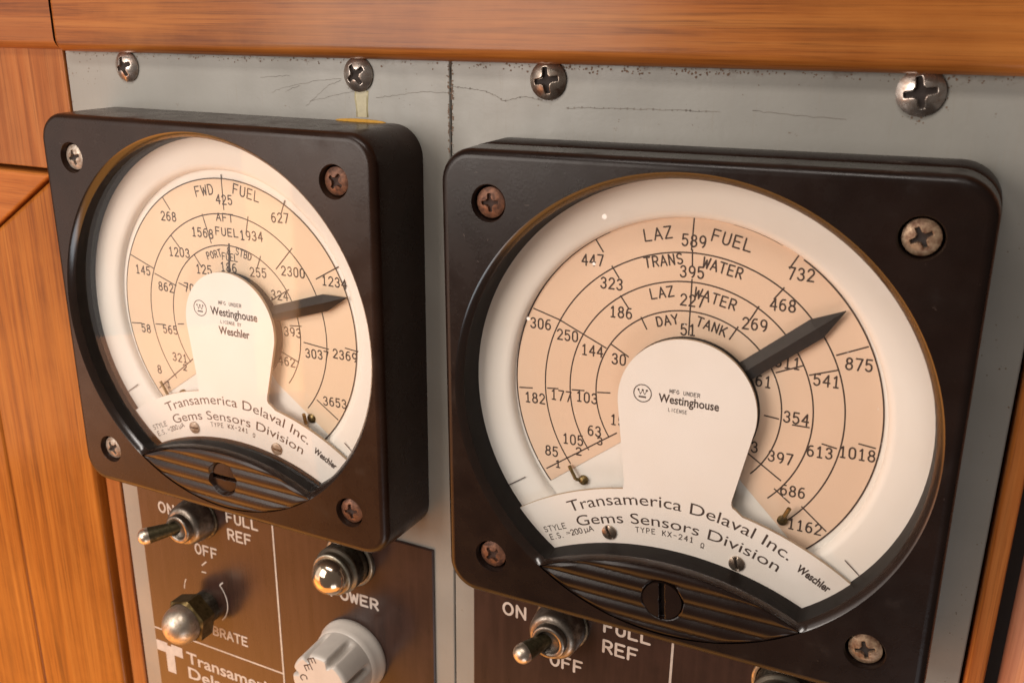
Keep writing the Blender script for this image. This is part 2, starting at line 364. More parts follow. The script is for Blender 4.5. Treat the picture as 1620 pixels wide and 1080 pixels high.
def font_line(ink, st, width, cap, fn, bold=0.):
    """fits the text to width x cap height and maps (x from 0..width, y) through fn -> (u, v)"""
    vs, fs = font_mesh(st, bold); xs = [v[0] for v in vs]; x0, x1 = min(xs), max(xs)
    cy = max(v[1] for v in font_mesh('T', bold)[0]); kx = width/(x1-x0); ky = cap/cy; z = ink.z()
    P = [fn((v[0]-x0)*kx, v[1]*ky) for v in vs]
    F = []
    for f in fs:
        a, b, c = P[f[0]], P[f[1]], P[f[2]]
        F.append(f if (b[0]-a[0])*(c[1]-a[1])-(b[1]-a[1])*(c[0]-a[0]) > 0 else f[::-1])
    ink.add([(p[0], p[1], z) for p in P], F, 0, False)
def arc_fn(c, R, width, mid=0.):
    def fn(x, y):
        a = (x-width/2)/R-mid; return (c[0]+(R+y)*math.sin(a), c[1]+(R+y)*math.cos(a))
    return fn
def lin_fn(p, ang):
    ca, sa = math.cos(ang), math.sin(ang)
    return lambda x, y: (p[0]+ca*x-sa*y, p[1]+sa*x+ca*y)
# ------------------------------------------------------------------ screws
def cross_head(mb, c, R, base, dome, rot, rec=.8, arm=.62, half=.15, rimh=.5, slot=False, nr=26, na=120, topflat=0.):
    """domed screw head with a pressed cross (or a slot): one polar sheet; recess faces take material 1"""
    rad = [R*(i/nr)**.9 for i in range(1, nr+1)]
    def H(x, y):
        r = math.hypot(x, y); h = base+rimh+dome*(1-(r/R)**2)
        ca, sa = math.cos(rot), math.sin(rot); p, q = x*ca+y*sa, -x*sa+y*ca; inside = False
        if slot: inside = abs(p) < half*R and r < R*1.01
        else:
            for a_, b_ in ((p, q), (q, p)):
                hw = half*R*(1.15-.35*abs(a_)/(arm*R+1e-6))
                if abs(a_) < arm*R and abs(b_) < hw: inside = True
            if r < .30*R: inside = True
        if inside: h -= rec*(1 if slot else (1-.55*min(1, r/(arm*R)))+.25)
        return h, inside
    vs = []; fl = []
    h, i0 = H(0, 0); vs.append((c[0], c[1], h)); fl.append(i0)
    for r in rad:
        for k in range(na):
            a = 2*PI*k/na; x, y = r*math.cos(a), r*math.sin(a); h, i_ = H(x, y); vs.append((c[0]+x, c[1]+y, h)); fl.append(i_)
    fs = []; mi = []
    for k in range(na): fs.append((0, 1+k, 1+(k+1) % na))
    for j in range(nr-1):
        for k in range(na): a = 1+j*na+k; b = 1+j*na+(k+1) % na; fs.append((a, a+na, b+na, b))
    for f in fs:
        n_in = sum(fl[i] for i in f); mb.add([vs[i] for i in f], [tuple(range(len(f)))], 1 if n_in >= len(f)-1 else 0, True) if False else None
    k0 = len(mb.v); mb.v += vs
    for f in fs:
        n_in = sum(fl[i] for i in f); mb.f.append(tuple(i+k0 for i in f)); mb.mi.append(1 if n_in == len(f) else 0); mb.sm.append(n_in in (0, len(f)))
    mb.lathe([(R, base+rimh), (R*1.01, base+rimh*.5), (R*1.0, base)][::-1], c, na)

# ------------------------------------------------------------------ cabinet woodwork and the setting
PW = -20.0                                                # panel face plane
def board(name, loop, w0, w1, mat, label=None, cat=None, parent=None, bev=1.0, steps=4):
    """board with eased edges; loop counter-clockwise in (u, v)"""
    mb = MB(); n = len(loop)
    def inset(d):
        out = []
        for i in range(n):
            p0, p, p1 = Vector(loop[i-1]), Vector(loop[i]), Vector(loop[(i+1) % n])
            e0 = (p-p0).normalized(); e1 = (p1-p).normalized(); n0 = Vector((-e0.y, e0.x)); n1 = Vector((-e1.y, e1.x))
            m = (n0+n1); m = m/m.length_squared*2 if m.length > 1e-6 else n0
            q = p+m*d; out.append((q.x, q.y))
        return out
    rings = [[(x, y, w0) for x, y in loop]]
    for k in range(steps+1):
        a = PI/2*k/steps; d = bev*(1-math.cos(a)); w = w1-bev+bev*math.sin(a); rings.append([(x, y, w) for x, y in inset(d)])
    # split sides per edge so that corners stay crisp
    for i in range(n):
        j = (i+1) % n; mb.loft([[r[i], r[j]] for r in rings], False)
    mb.fill([[p[:2] for p in rings[-1]]], rings[-1][0][2])
    c = (sum(p[0] for p in loop)/n, sum(p[1] for p in loop)/n, w0)
    o = mb.build(name, mat, parent, c if parent is None else parent['org'])
    if label: tag(o, label, cat)
    return o
mb = MB(); mb.add([(-420, -420, -34), (420, -420, -34), (420, 420, -34), (-420, 420, -34)], [(0, 1, 2, 3)], 0, False)
o = mb.build('wall', M['wall']); o['kind'] = 'structure'
# top rail: long front board with a rounded lower edge, and the darker board it butts against
def rail(name, u0, u1, v0, v1, w0, w1, r, mat, label):
    prof = [(v0+.6, w0)]
    for k in range(9):
        a = PI/2*k/8; prof.append((v0+r*.9-r*.9*math.cos(a)+.0, w1-r+r*math.sin(a)))
    prof.append((v1, w1))
    mb = MB(); N = 24; us = [u0, u0+.25, u0+.8]+[u0+1.5+(u1-u0-1.5)*i/N for i in range(N+1)]
    rings = []
    for i, u in enumerate(us):
        dw = (.9, .25, .05)[i] if i < 3 else 0
        rings.append([(u, v, w-dw*(w > w0)) for v, w in prof])
    mb.loft(rings[::-1], False); mb.add([(u0, v, w-.9*(w > w0)) for v, w in prof]+[(u0, v1, w0)], [tuple(range(len(prof)+1))], 0, False)
    o = mb.build(name, mat, None, (u0, v0, w0)); tag(o, label, 'rail'); return o
rail('wooden_rail', -63.4, 330, 69.9, 190, -34, -15.6, 3.4, M['rail'], 'long honey varnished wooden rail above both grey panels')
rail('wooden_rail', -330, -64.7, 70.3, 190, -34, -16.4, 3.6, M['stub'], 'short darker wooden rail end butted against the long honey rail')
bpy.data.objects['wooden_rail.001'].rotation_euler = (0, 0, 0)
# face frame: upright strip beside the left panel and the block above the door
board('face_frame', [(-72.3, -260), (-65.4, -260), (-65.4, 71.5), (-330, 71.5), (-330, 35.2), (-72.3, 35.2)], -34, -19.6, M['frame'],
      'flat wooden face frame between the cabinet door and the left grey panel', 'face frame', bev=.5)
dr = thing('cabinet_door', (-121, -30, -30), 'mitred orange wooden cabinet door left of the left meter', 'door')
board('door_stile', [(-75.2, 33.3), (-120.8, 4.6), (-120.8, -260), (-75.2, -260)], -30, -18.4, M['stile'], parent=dr, bev=1.6)
board('door_rail', [(-76.2, 33.7), (-330, 33.7), (-330, 5.0), (-121.2, 5.0)], -30, -18.6, M['drail'], parent=dr, bev=.8)
board('door_panel', [(-330, -260), (-123.6, -260), (-123.6, 2.4), (-330, 2.4)], -32, -20.5, M['dpanel'], parent=dr, bev=1.2)
board('wooden_trim', [(190.7, -260), (194.6, -260), (194.6, 69.5), (190.7, 69.5)], -34, -18.6, M['trim'],
      'narrow orange wooden trim strip along the right edge of the right panel', 'trim', bev=.9)
mb = MB(); cs = []
for k in range(25):
    a = PI*(.45+k/24*.75); cs.append((204.3+7.3*math.cos(a), -22+8*math.sin(a)))
mb.loft([[(x, -260, w) for x, w in cs], [(x+.6, 66, w) for x, w in cs]][::-1], False)
o = mb.build('wooden_post', M['post'], None, (204, -260, -30)); tag(o, 'rounded pinkish wooden post beyond the trim at the far right edge', 'post')

# ------------------------------------------------------------------ instrument panels
def panel(u0, u1, label):
    t = thing('instrument_panel', ((u0+u1)/2, -70, -22), label, 'panel', 'grey instrument panels side by side')
    mb = MB(); lp = [(u0, -190), (u1, -190), (u1, 74), (u0, 74)]
    for w0, w1, d in ((-22, PW-.25, 0), ):
        mb.loft([[(x, y, w0) for x, y in lp], [(x, y, w1) for x, y in lp]], True, False, False, 0, False)
    li = [(u0+.25, -189.75), (u1-.25, -189.75), (u1-.25, 73.75), (u0+.25, 73.75)]
    mb.loft([[(x, y, PW-.25) for x, y in lp], [(x, y, PW) for x, y in li]], True, False, False, 0, False)
    mb.fill([li], PW)
    mb.build('face_sheet', M['panel'], t, t['org']); return t
PL = panel(-65.0, 62.55, 'left grey painted steel panel with short scratches, holding the meter with three scales')
PR = panel(62.95, 190.0, 'right grey painted steel panel with a long dotted scratch, holding the meter with four scales')
def pscrew(par, u, v, R, rot, mats, rec=.9, arm=.62):
    mb = MB(); cross_head(mb, (u, v), R, PW, 1.55, rot, rec, arm, .155, .55)
    mb.build('panel_screw', mats, par, par['org'])
pscrew(PL, -40.7, 66.2, 4.15, .35, [M['steel'], M['grime']])
pscrew(PL, 37.0, 66.2, 4.15, .62, [M['steel'], M['grime']])
pscrew(PR, 87.9, 66.4, 4.3, .16, [M['dsteel'], M['grime']], 1.0, .66)
pscrew(PR, 164.9, 66.5, 4.45, .20, [M['steel'], M['grime']], .95, .66)
# scratches, in (u, v) on the panels
def marks(par, w, mat, paths, t, dots=()):
    k = Ink(w)
    for p in paths:
        for a, b in zip(p, p[1:]): k.seg(a, b, t*random.uniform(.7, 1.2))
    for p, r in dots: k.dot(p, r, 7)
    k.build('scratch', mat, par, par['org'])
def wob(p, n=5, am=.12):
    out = []
    for a, b in zip(p, p[1:]):
        for i in range(n):
            f = i/n; out.append((a[0]+(b[0]-a[0])*f+random.uniform(-am, am), a[1]+(b[1]-a[1])*f+random.uniform(-am, am)))
    return out+[p[-1]]
marks(PL, PW+.02, M['scratch'], [wob(p, 9, .16) for p in [[(6.2, 64.7), (15.7, 65.3)], [(9.6, 61.0), (12.8, 62.1), (23.9, 64.3), (31.7, 65.0)], [(20.3, 57.9), (27.8, 63.3), (31.7, 64.7)], [(21.6, 59.2), (35.3, 62.2)], [(14.8, 61.7), (18.9, 63.0)], [(41.8, 60.9), (47.9, 61.6), (54.5, 62.7), (62.5, 62.7)]]], .11)
marks(PR, PW+.02, M['scratch'], [wob(p, 9, .16) for p in [[(62.8, 64.2), (66.2, 64.0), (71.5, 63.6), (74.8, 62.5), (76.8, 61.4), (82.0, 62.6), (86.5, 62.1)], [(92.2, 60.4), (97.5, 60.9), (104.9, 60.9), (119.0, 61.2), (127.0, 61.2)], [(133.5, 61.8), (141.0, 61.3), (152.0, 60.9)]]], .12, [((63.0, 64.2), 0.21), ((64.8, 64.1), 0.22), ((66.7, 64.0), 0.13), ((68.0, 63.9), 0.25), ((70.0, 63.7), 0.16), ((72.3, 63.3), 0.20), ((73.8, 62.8), 0.20), ((75.1, 62.3), 0.14), ((76.1, 61.8), 0.26), ((77.2, 61.5), 0.24), ((79.1, 62.0), 0.13), ((80.9, 62.4), 0.21), ((82.3, 62.6), 0.12), ((84.1, 62.4), 0.20), ((85.5, 62.2), 0.26), ((92.8, 60.5), 0.27), ((94.3, 60.6), 0.25), ((96.1, 60.8), 0.27), ((98.1, 60.9), 0.14), ((99.1, 60.9), 0.15), ((101.2, 60.9), 0.19), ((102.4, 60.9), 0.17), ((103.8, 60.9), 0.18), ((105.1, 60.9), 0.21), ((106.7, 61.0), 0.26), ((108.2, 61.0), 0.27), ((109.7, 61.0), 0.28), ((111.0, 61.0), 0.15), ((112.5, 61.1), 0.27), ((114.0, 61.1), 0.21), ((115.2, 61.1), 0.15), ((116.7, 61.1), 0.21), ((117.8, 61.1), 0.13), ((119.7, 61.2), 0.28), ((120.6, 61.2), 0.25), ((122.5, 61.2), 0.14), ((124.0, 61.2), 0.24), ((126.1, 61.2), 0.13)])
# rust specks and dirt gathered around the screws, the seam and the top edge
def stains(par, spots, w):
    k = Ink(w)
    for (u, v), sx, sy, n, r in spots:
        for i in range(n):
            p = (u+random.gauss(0, sx), v+random.gauss(0, sy)); rr = r*random.uniform(.3, 1)
            z = k.z(); ph = random.random()*6
            pts = [(p[0]+rr*random.uniform(.5, 1.15)*math.cos(a*PI/4+ph), p[1]+rr*random.uniform(.5, 1.15)*math.sin(a*PI/4+ph), z) for a in range(8)]
            k.add(pts, [tuple(range(8))], 0, False)
    k.build('rust_stain', M['stain'], par, par['org'])['kind'] = 'stuff'
stains(PL, [((-40.7, 62), 2.4, .8, 9, .16), ((-58, 65), 4, 3, 22, .26), ((37, 62), 2.6, 1.0, 8, .16), ((62.2, 60), .14, 6, 60, .32), ((0, 69.2), 34, .5, 130, .28), ((50, 64), 8, 4, 10, .14)], PW+.02)
stains(PR, [((164.9, 61.6), 1.6, .5, 10, .28), ((169.7, 66), .6, 2, 12, .26), ((87.9, 62), 2, .6, 8, .18), ((63.25, 60), .16, 7, 70, .34), ((100, 69.2), 18, .6, 130, .36), ((150, 69.2), 26, .45, 80, .26), ((120, 62), 30, 4, 30, .13), ((186, 30), 1.5, 22, 30, .22), ((187.5, -45), .8, 14, 24, .18)], PW+.02)
# varnish run under the second screw
mb = MB(); pts = [(-1.9, 62.4), (-2.1, 60.5), (-1.7, 58), (-1.75, 56.0), (1.75, 56.0), (1.6, 58), (1.8, 60.5), (2.0, 62.4)]
mb.loft([[(37.6+x*1.05, y, PW+.02) for x, y in pts], [(37.6+x*.8, y, PW+.16) for x, y in pts]], True, False, True)
mb.build('varnish_run', M['drip'], PL, PL['org'])

# ------------------------------------------------------------------ label plates with their printing
def plate(par, u0, u1, top, off, right):
    mb = MB(); lp = [(u0, -188), (u1, -188), (u1, top), (u0, top)]; d = .35
    li = [(u0+d, -188), (u1-d, -188), (u1-d, top-d), (u0+d, top-d)]
    mb.loft([[(x, y, PW+.02) for x, y in lp], [(x, y, PW+.45) for x, y in lp], [(x, y, PW+.75) for x, y in li]], True, False, False, 0, False)
    mb.fill([li], PW+.75)
    p = mb.build('label_plate', M['plate'], par, par['org'])
    k = Ink(PW+.77); ox = off
    k.text('ON', (-44.9+ox, -72.9), 3.55, 3.9, .72, 0, 2.9); k.text('OFF', (-29.3+ox, -84.6), 3.5, 3.35, .72, 0, 2.45)
    k.text('FULL', (-12.9+ox, -69.4), 3.5, 3.35, .72, 0, 2.5); k.text('REF', (-14.5+ox, -75.6), 3.5, 3.4, .72, 0, 2.6)
    k.text('CALIBRATE', (-28.6+ox, -114.8), 3.2, 3.1, .68, 0, 2.35); k.text('POWER', (28.6+ox, -84.8), 3.3, 3.6, .80, 0, 2.75)
    k.seg((-.75+ox, -188), (-.75+ox, top-.4), .62); k.seg((u0+.4, -122.2), (-1.1+ox, -122.2), .6)
    # dial arcs around the calibrate button
    c = (-31.5+ox, -102.6); k.arc(c, 9.3, math.radians(150), math.radians(176), .35, 12); k.arc(c, 9.3, math.radians(-48), math.radians(44), .38, 30)
    if not right: k.seg((-31.8+ox, -90.6), (-29.6+ox, -88.6), .5); k.seg((-32.2+ox, -93.1), (-30.2+ox, -92.9), .5); k.seg((c[0]+6.6, c[1]+6.4), (c[0]+8.2, c[1]+8.0), .45)
    # maker's mark: a thick T with a notch
    tx, ty = -51.2+ox, -127.2
    mb2 = [(-6, 0), (-.9, 0), (-.9, -1.0), (.9, -1.0), (.9, 0), (6, 0), (6, -4.2), (1.95, -4.2), (1.95, -12), (-1.95, -12), (-1.95, -4.2), (-6, -4.2)]
    k.fill([[(tx+x, ty+y) for x, y in mb2]], PW+.775)
    for st, y, wd_ in (('Transamerica', -132.3, 42.), ('Delaval', -138.6, 24.)):
        font_line(k, st, wd_, 4.6, lin_fn((-43.4+ox, y), 0), .018)
    k.build('lettering', M['silk'], p, par['org'])
plate(PL, -57.6, 56.3, -61.3, 0, 0)
plate(PR, 69.1, 183.0, -61.3, 126.7, 1)

# ------------------------------------------------------------------ the two panel meters
def opening(r, R, n=120, na=60, cv=-102.):
    """dial opening: circle of radius r cut off below by an arc of radius R about (0, cv)"""
    y = (R*R-r*r-cv*cv)/(-2*cv); y = y if abs(y) < r else -r*.8; x = math.sqrt(max(1e-6, r*r-y*y)); a = math.atan2(y, x)
    pts = [(r*math.cos(a+(PI-2*a)*i/n), r*math.sin(a+(PI-2*a)*i/n)) for i in range(n)]
    b = math.asin(min(1, x/R))
    pts += [(R*math.sin(-b+2*b*i/na), cv+R*math.cos(-b+2*b*i/na)) for i in range(na)]
    return pts
def meter(cu, cv, rot, label, kind):
    right = kind == 'R'; ex = .6 if right else 0
    t = thing('panel_meter', (cu, cv, PW), label, 'meter', 'square panel meters', rot)
    O = (0, 0, PW); bk = M['bakew'] if right else M['bake']; FW = .6
    B = lambda mb, name, mats, par=t: mb.build(name, mats, par, O)
    # case
    mb = MB(); rings = []
    rings.append([(x, y, PW) for x, y in rrect(54.9+ex, 54.9, 8.0)])
    rings.append([(x, y, PW+11) for x, y in rrect(54.7+ex, 54.7, 7.9)])
    if right:                                              # shallow parting step round the case
        rings.append([(x, y, PW+11.2) for x, y in rrect(54.4+ex, 54.4, 7.7)]); rings.append([(x, y, PW+11.8) for x, y in rrect(54.4+ex, 54.4, 7.7)])
        rings.append([(x, y, PW+12.0) for x, y in rrect(54.6+ex, 54.6, 7.8)])
    bv = 2.0
    for k in range(9):
        a = PI/2*k/8; d = bv*(1-math.cos(a)); rings.append([(x, y, FW-bv+bv*math.sin(a)) for x, y in rrect(54.4+ex-d, 54.4-d, 7.6-d)])
    mb.loft(rings)
    holes = [circ((sx*43, sy*43), 4.15, 40) for sx in (-1, 1) for sy in (-1, 1)]
    rim = circ((0, 0), 52.05, 160)
    mb.fill([[p[:2] for p in rings[-1]], rim]+holes, FW)
    for h, (sx, sy) in zip(holes, [(a, b) for a in (-1, 1) for b in (-1, 1)]):
        mb.lathe([(4.15, FW), (3.95, FW-.3), (3.9, -2.2), (0.05, -2.2)], (sx*43, sy*43), 40)
    # wall of the dial opening
    prof = [(52.05, 66.9, FW), (51.9, 66.95, FW-.1), (51.6, 67.1, FW-.35), (50.95, 67.4, FW-1.1), (50.6, 67.55, FW-1.7), (50.45, 67.65, -2.4), (50.3, 67.75, -4.5), (50.15, 67.8, -6), (50.1, 67.8, -11)]
    ops = [[(x, y, w) for x, y in opening(r, R)] for r, R, w in prof]
    mb.loft(ops[:5], mi=1); mb.loft(ops[4:], mi=2)
    # back of the ring below the cover
    low = [p for p in circ((0, 0), 52.05, 160)]
    B(mb, 'case', [bk, M['rim'], M['inner']])
    # ribbed cover below the dial
    mb = MB(); nu, nv = 200, 66; r0 = 51.95; vs = []; mi = []
    kr = 4.85; kc = (0, -43.2); lowk = -1.7 if not right else -.25
    rows = []
    for i in range(nu+1):
        u = -29.6+59.2*i/nu; vl = -math.sqrt(r0*r0-u*u); vh = -102+math.sqrt(66.6**2-u*u); vh = max(vh, vl+.02); row = []
        for j in range(nv+1):
            v = vl+(vh-vl)*j/nv
            e = min(v-vl, vh-v); edge = min(1, e/.9)
            ph = (v+35.2)/3.75; h = FW-.35+.62*(abs(math.sin(PI*ph))**.8-.45)*edge+.05
            x, y, = u, v; r = math.hypot(u-kc[0], v-kc[1])
            if abs(r-kr) < .17 and r > 0: x, y = kc[0]+(u-kc[0])*kr/r, kc[1]+(v-kc[1])*kr/r
            if r < kr-.17: h = lowk-.4
            row.append((x, y, h))
        rows.append(row)
    mb.loft(rows[::-1], False)
    cover = B(mb, 'ribbed_cover', bk)
    # zero adjuster
    mb = MB(); top = .62 if right else -.55
    cross_head(mb, kc, 4.5 if right else 4.35, -2.2, .12, .06 if right else PI/2+.03, 1.6, half=.13, rimh=top+2.2, slot=True, nr=22)
    mb.build('zero_adjuster', [bk, M['grime']], cover, O)
    # dial: white plate, raised white surround, scale card
    mb = MB(); mb.fill([circ((0, 0), 44, 90)], -10.0); rg = [(41.5, -9.98), (41.6, -9.3), (41.9, -8.6), (42.5, -8.1), (43.4, -7.85), (51.4, -7.5)]
    mb.lathe(rg[::-1], (0, 0), 140); dial = B(mb, 'dial_plate', M['white'])
    cen, rr = ((-.25, .75), (40.75, 33.4, 27.15, 20.75)) if right else ((-.15, -1.0), (40.2, 30.85, 22.35))
    if right: pc, qc, ed = (-31.4, -24.5), (27.0, -28.6), [(26.3, -28.5), (13.4, -15.6)]; inn = [(-14.2, -11.2)]
    else: pc, qc, ed = (-30.2, -27.3), (30.4, -28.1), [(29.6, -27.6), (13.4, -15.7)]; inn = [(-14.2, -16.4)]
    a0 = math.atan2(pc[1]-cen[1], pc[0]-cen[0])+2*PI; a1 = math.atan2(qc[1]-cen[1], qc[0]-cen[0])
    lp = [(cen[0]+(rr[0]+.15)*math.cos(a1+(a0-a1)*i/110), cen[1]+(rr[0]+.15)*math.sin(a1+(a0-a1)*i/110)) for i in range(111)]
    lp += inn+[(0, -5), (8, -8)]+ed[::-1]
    mb = MB(); mb.prism(lp, -9.98, -9.85); card = B(mb, 'scale_card', M['card'] if right else M['cardl'])
    k = Ink(-9.83); lw = .32
    for i, r in enumerate(rr):
        if i == 0 and right:
            k.arc(cen, r, a0, math.radians(117), lw, 60); k.arc(cen, r, math.radians(57), a1, lw, 60); k.arc(cen, r, math.radians(79), math.radians(64), .10, 20)
        else:
            ee = a1 if i < 1 else a1-.02+.035*i
            k.arc(cen, r, a0-(.03*i if i else 0), ee-(.10 if i == 0 and not right else 0), lw, 110)
    for a, b, c, d in (R_T if right else L_T): k.seg((a, b), (c, d), lw)
    for st, x, y in (R_N if right else L_N):
        small = len(st) == 1 and st not in '8'
        k.text(st, (x, y), 2.4 if not small else 1.8, 1.86 if right else 2.02, .35, random.uniform(-.02, .045), 1.36 if right else 1.46, .06)
    for st, x, y in (R_Wd if right else L_Wd):
        a = -math.atan2(x-cen[0], y-cen[1])
        if right: hh, ad = (2.45, 2.25) if y > 35 else ((2.2, 1.78) if y > 28 else ((2.2, 1.9) if y > 22 else (2.05, 1.75)))
        else: hh, ad = (2.6, 2.35) if y > 30 else ((2.05, 2.1) if y > 21 else (1.9, 1.42))
        if not right and 21 < y < 30: a = 0
        k.text(st, (x, y), hh, ad*(1.0), .34 if hh > 2 else .29, a*1.0, ad*.72, .04)
    if not right: k.seg((.2, 22), (-.6, 12.4), .55)
    k.build('lettering', M['ink'], card, O)
    # faint end marks on the white surround
    for a, b in (((-41.0, -26.7), (-35.6, -22.9)), ((34.6, -26.2), (37.6, -28.9))):
        k = Ink(-7.45); k.seg((a[0]*1.055, a[1]*1.055), (b[0]*1.055, b[1]*1.055), .22); k.build('end_mark', M['ink'], dial, O)
    # pointer
    ang = math.radians(39.7 if right else 17.6); mb = MB(); ca, sa = math.cos(ang), math.sin(ang)
    Lp = 40.3 if right else 40.4; sh = 33.6 if right else 33.2; hw = 2.25
    def P(x, y, w): return (ca*x-sa*y, sa*x+ca*y, w)
    sec = [(6, hw*.95), (sh, hw), (Lp, .08)]
    up = [P(x, y, -8.5) for x, y in sec]; mid = [P(x, 0.12 if x < Lp else 0, -7.75 if x < Lp else -8.3) for x, y in sec]; dn = [P(x, -y, -8.5) for x, y in sec]
    mb.loft([dn, mid], False, smooth=False); mb.loft([mid, up], False, smooth=False)
    mb.loft([[(x, y, w-.35) for x, y, w in up], [(x, y, w-.35) for x, y, w in dn]], False, smooth=False)
    mb.loft([up, [(x, y, w-.35) for x, y, w in up]], False, smooth=False); mb.loft([[(x, y, w-.35) for x, y, w in dn], dn], False, smooth=False)
    mb.lathe([(15.6, -9.8), (15.6, -9.3), (15.4, -9.2), (.05, -9.2)], (.5, .3) if right else (.7, -1.5), 72)
    B(mb, 'pointer', M['pointer'])
    # stop pins: bent wires standing on the dial
    def wire(pts, r=.32):
        mb = MB(); pv = [Vector(p) for p in pts]
        for a, b in zip(pv, pv[1:]):
            mb.lathe([(r, 0), (r, (b-a).length)], n=10, axis=(a, b-a), cap0=True, cap1=True)
        return mb
    if right:
        m1 = wire([(-26.9, -19.6, -9.0), (-25.0, -22.6, -8.6), (-23.6, -23.0, -9.6)], .42); m1.lathe([(1.15, -9.9), (1.15, -9.2), (.7, -8.9), (.05, -8.8)], (-23.4, -22.9), 20)
        m2 = wire([(22.6, -22.4, -9.6), (23.4, -20.6, -7.9), (24.3, -18.4, -7.4)], .5); m2.lathe([(1.1, -9.9), (1.1, -9.3), (.05, -9.1)], (22.8, -22.6), 20)
    else:
        m1 = wire([(-29.5, -22.2, -8.7), (-27.0, -26.2, -8.7), (-22.6, -25.2, -9.2)], .42); m1.lathe([(1.25, -9.9), (1.25, -9.2), (.7, -8.9), (.05, -8.8)], (-21.8, -25.0), 20)
        m2 = wire([(22.6, -25.6, -9.4), (23.0, -22.4, -8.2)], .5); m2.lathe([(1.3, -9.95), (1.3, -9.6), (.05, -9.55)], (24.3, -23.9), 20)
    B(m1, 'stop_pin', M['brasswire']); B(m2, 'stop_pin', M['brasswire'])
    # mask plate: keyhole shield and bottom segment in one sheet
    sc = (.8, .9) if right else (.9, -.55); tip = []
    aL = math.radians(184); aR = math.radians(-10)
    tip = [(sc[0]+15.35*math.cos(aR+(aL-aR)*i/60), sc[1]+15.35*math.sin(aR+(aL-aR)*i/60)) for i in range(61)]
    left = [(-12.3, -19.2), (-12.35, -20.2)]
    Rb, vb = 68.0, -88.2
    la = [(Rb*math.sin(math.radians(-10.6-(38.-10.6)*i/24)), vb+Rb*math.cos(math.radians(-10.6-(38.-10.6)*i/24))) for i in range(25)]
    ra = [(Rb*math.sin(math.radians(36.5-(36.5-12.6)*i/24)), vb-.4+Rb*math.cos(math.radians(36.5-(36.5-12.6)*i/24))) for i in range(25)]
    bot = [(r_*math.cos(a), r_*math.sin(a)) for r_, a in [(50.6, math.radians(222+96*i/40)) for i in range(41)]]
    fil = [(13.2, -20.9), (12.6, -20.6), (12.3, -19.9), (12.25, -19.0)]
    loop = tip+left+la+bot+ra+fil                           # counter-clockwise
    mb = MB(); mb.prism(loop, -7.2, -6.35, 0, 1); mask = B(mb, 'mask_plate', [M['mask'], M['edge']])
    k = Ink(-6.33)
    tw = 52.5; font_line(k, 'Transamerica Delaval Inc.', tw, 2.75, arc_fn((0, -77.5), 53.6, tw, -.0), .0)
    tw = 47.5; font_line(k, 'Gems Sensors Division', tw, 2.6, arc_fn((0, -88), 59.2, tw, -.0), .0)
    for i, ch in enumerate('TYPE KX-241 @'):
        x = -8.9+i*1.27; a = -x/62; k.text(ch, (x+.3, -30.2-(x*x)/120-(.6 if ch == '@' else 0)), 1.25, 1, .19, a, .8)
    a = math.radians(24); k.text('STYLE', (-29.2, -35.3), 1.35, 1.28, .2, a, .95); k.text('E.S.', (-28.6, -37.4), 1.35, 1.0, .2, a, .85)
    k.text('=', (-25.7, -35.9), 1.2, 1, .14, a, 1.2); k.text('200', (-23.6, -35.0), 1.35, 1.1, .22, a, .85); k.text('uA', (-20.6, -33.6), 1.3, 1.3, .2, a, 1.1)
    font_line(k, 'Weschler', 7.9, 1.85, lin_fn((27.0, -31.9), math.radians(-28)), .03)
    # badge and licence lines
    lc = (-8.85, 2.7) if right else (-8.85, 3.7); lr = 2.0 if right else 2.2
    k.arc(lc, lr, 0, 2*PI, .2, 40)
    for x in (-.95, 0, .95): k.dot((lc[0]+x*lr/2, lc[1]+lr*.38), .24, 10)
    k.path([(lc[0]+x*lr/2, lc[1]+y*lr) for x, y in ((-.95, .38), (-.5, -.15), (0, .38), (.5, -.15), (.95, .38))], .11)
    k.seg((lc[0]-lr*.42, lc[1]-lr*.42), (lc[0]+lr*.42, lc[1]-lr*.42), .36)
    if right:
        k.text('MFG UNDER', (.55, 4.2), .85, .76, .13, 0, .56); font_line(k, 'Westinghouse', 13.3, 1.95, lin_fn((-5.2, 1.4), 0), .022); k.text('LICENSE', (-.8, -.1), .8, .62, .12, 0, .45)
    else:
        k.text('MFG UNDER', (1.9, 6.2), .95, .9, .14, 0, .62); font_line(k, 'Westinghouse', 16.2, 2.3, lin_fn((-5.2, 2.5), 0), .022)
        k.text('LICENSE BY', (1.7, .85), .85, .74, .13, 0, .54); font_line(k, 'Weschler', 10.7, 2.2, lin_fn((-2.8, -2.7), 0), .022)
    k.build('lettering', M['ink'], mask, O)
    for (x, y), rr_ in (((-15.3, -33.1), .5), ((14.5, -33.6), .25)):
        mb = MB(); cross_head(mb, (x, y), 1.75, -6.4, .35, rr_ if right else rr_+1.1, .5, half=.14, rimh=.45, slot=True, nr=12, na=48)
        mb.build('mask_screw', [M['dsteel'] if right else M['rustg'], M['grime']], mask, O)
    mb = MB(); mb.fill([opening(50.5, 67.7)], -2.6); mb.fill([opening(50.5, 67.7)], -3.4, flip=True); B(mb, 'window_glass', M['glass'])
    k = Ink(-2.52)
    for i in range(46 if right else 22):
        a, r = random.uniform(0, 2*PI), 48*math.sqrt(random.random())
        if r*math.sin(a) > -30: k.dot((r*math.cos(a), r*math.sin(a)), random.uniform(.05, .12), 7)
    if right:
        for q, r in (((-17.6, 41.6), .55), ((-34.8, 17.4), .42), ((-19.6, 31.4), .36)): k.dot(q, r, 14)  # larger dots: lamp glints painted as white spots among the dust
    k.build('dust_and_glints', M['dust_glint'], bpy.data.objects['window_glass.001' if right else 'window_glass'], O)['kind'] = 'stuff'
    k = Ink(.604)
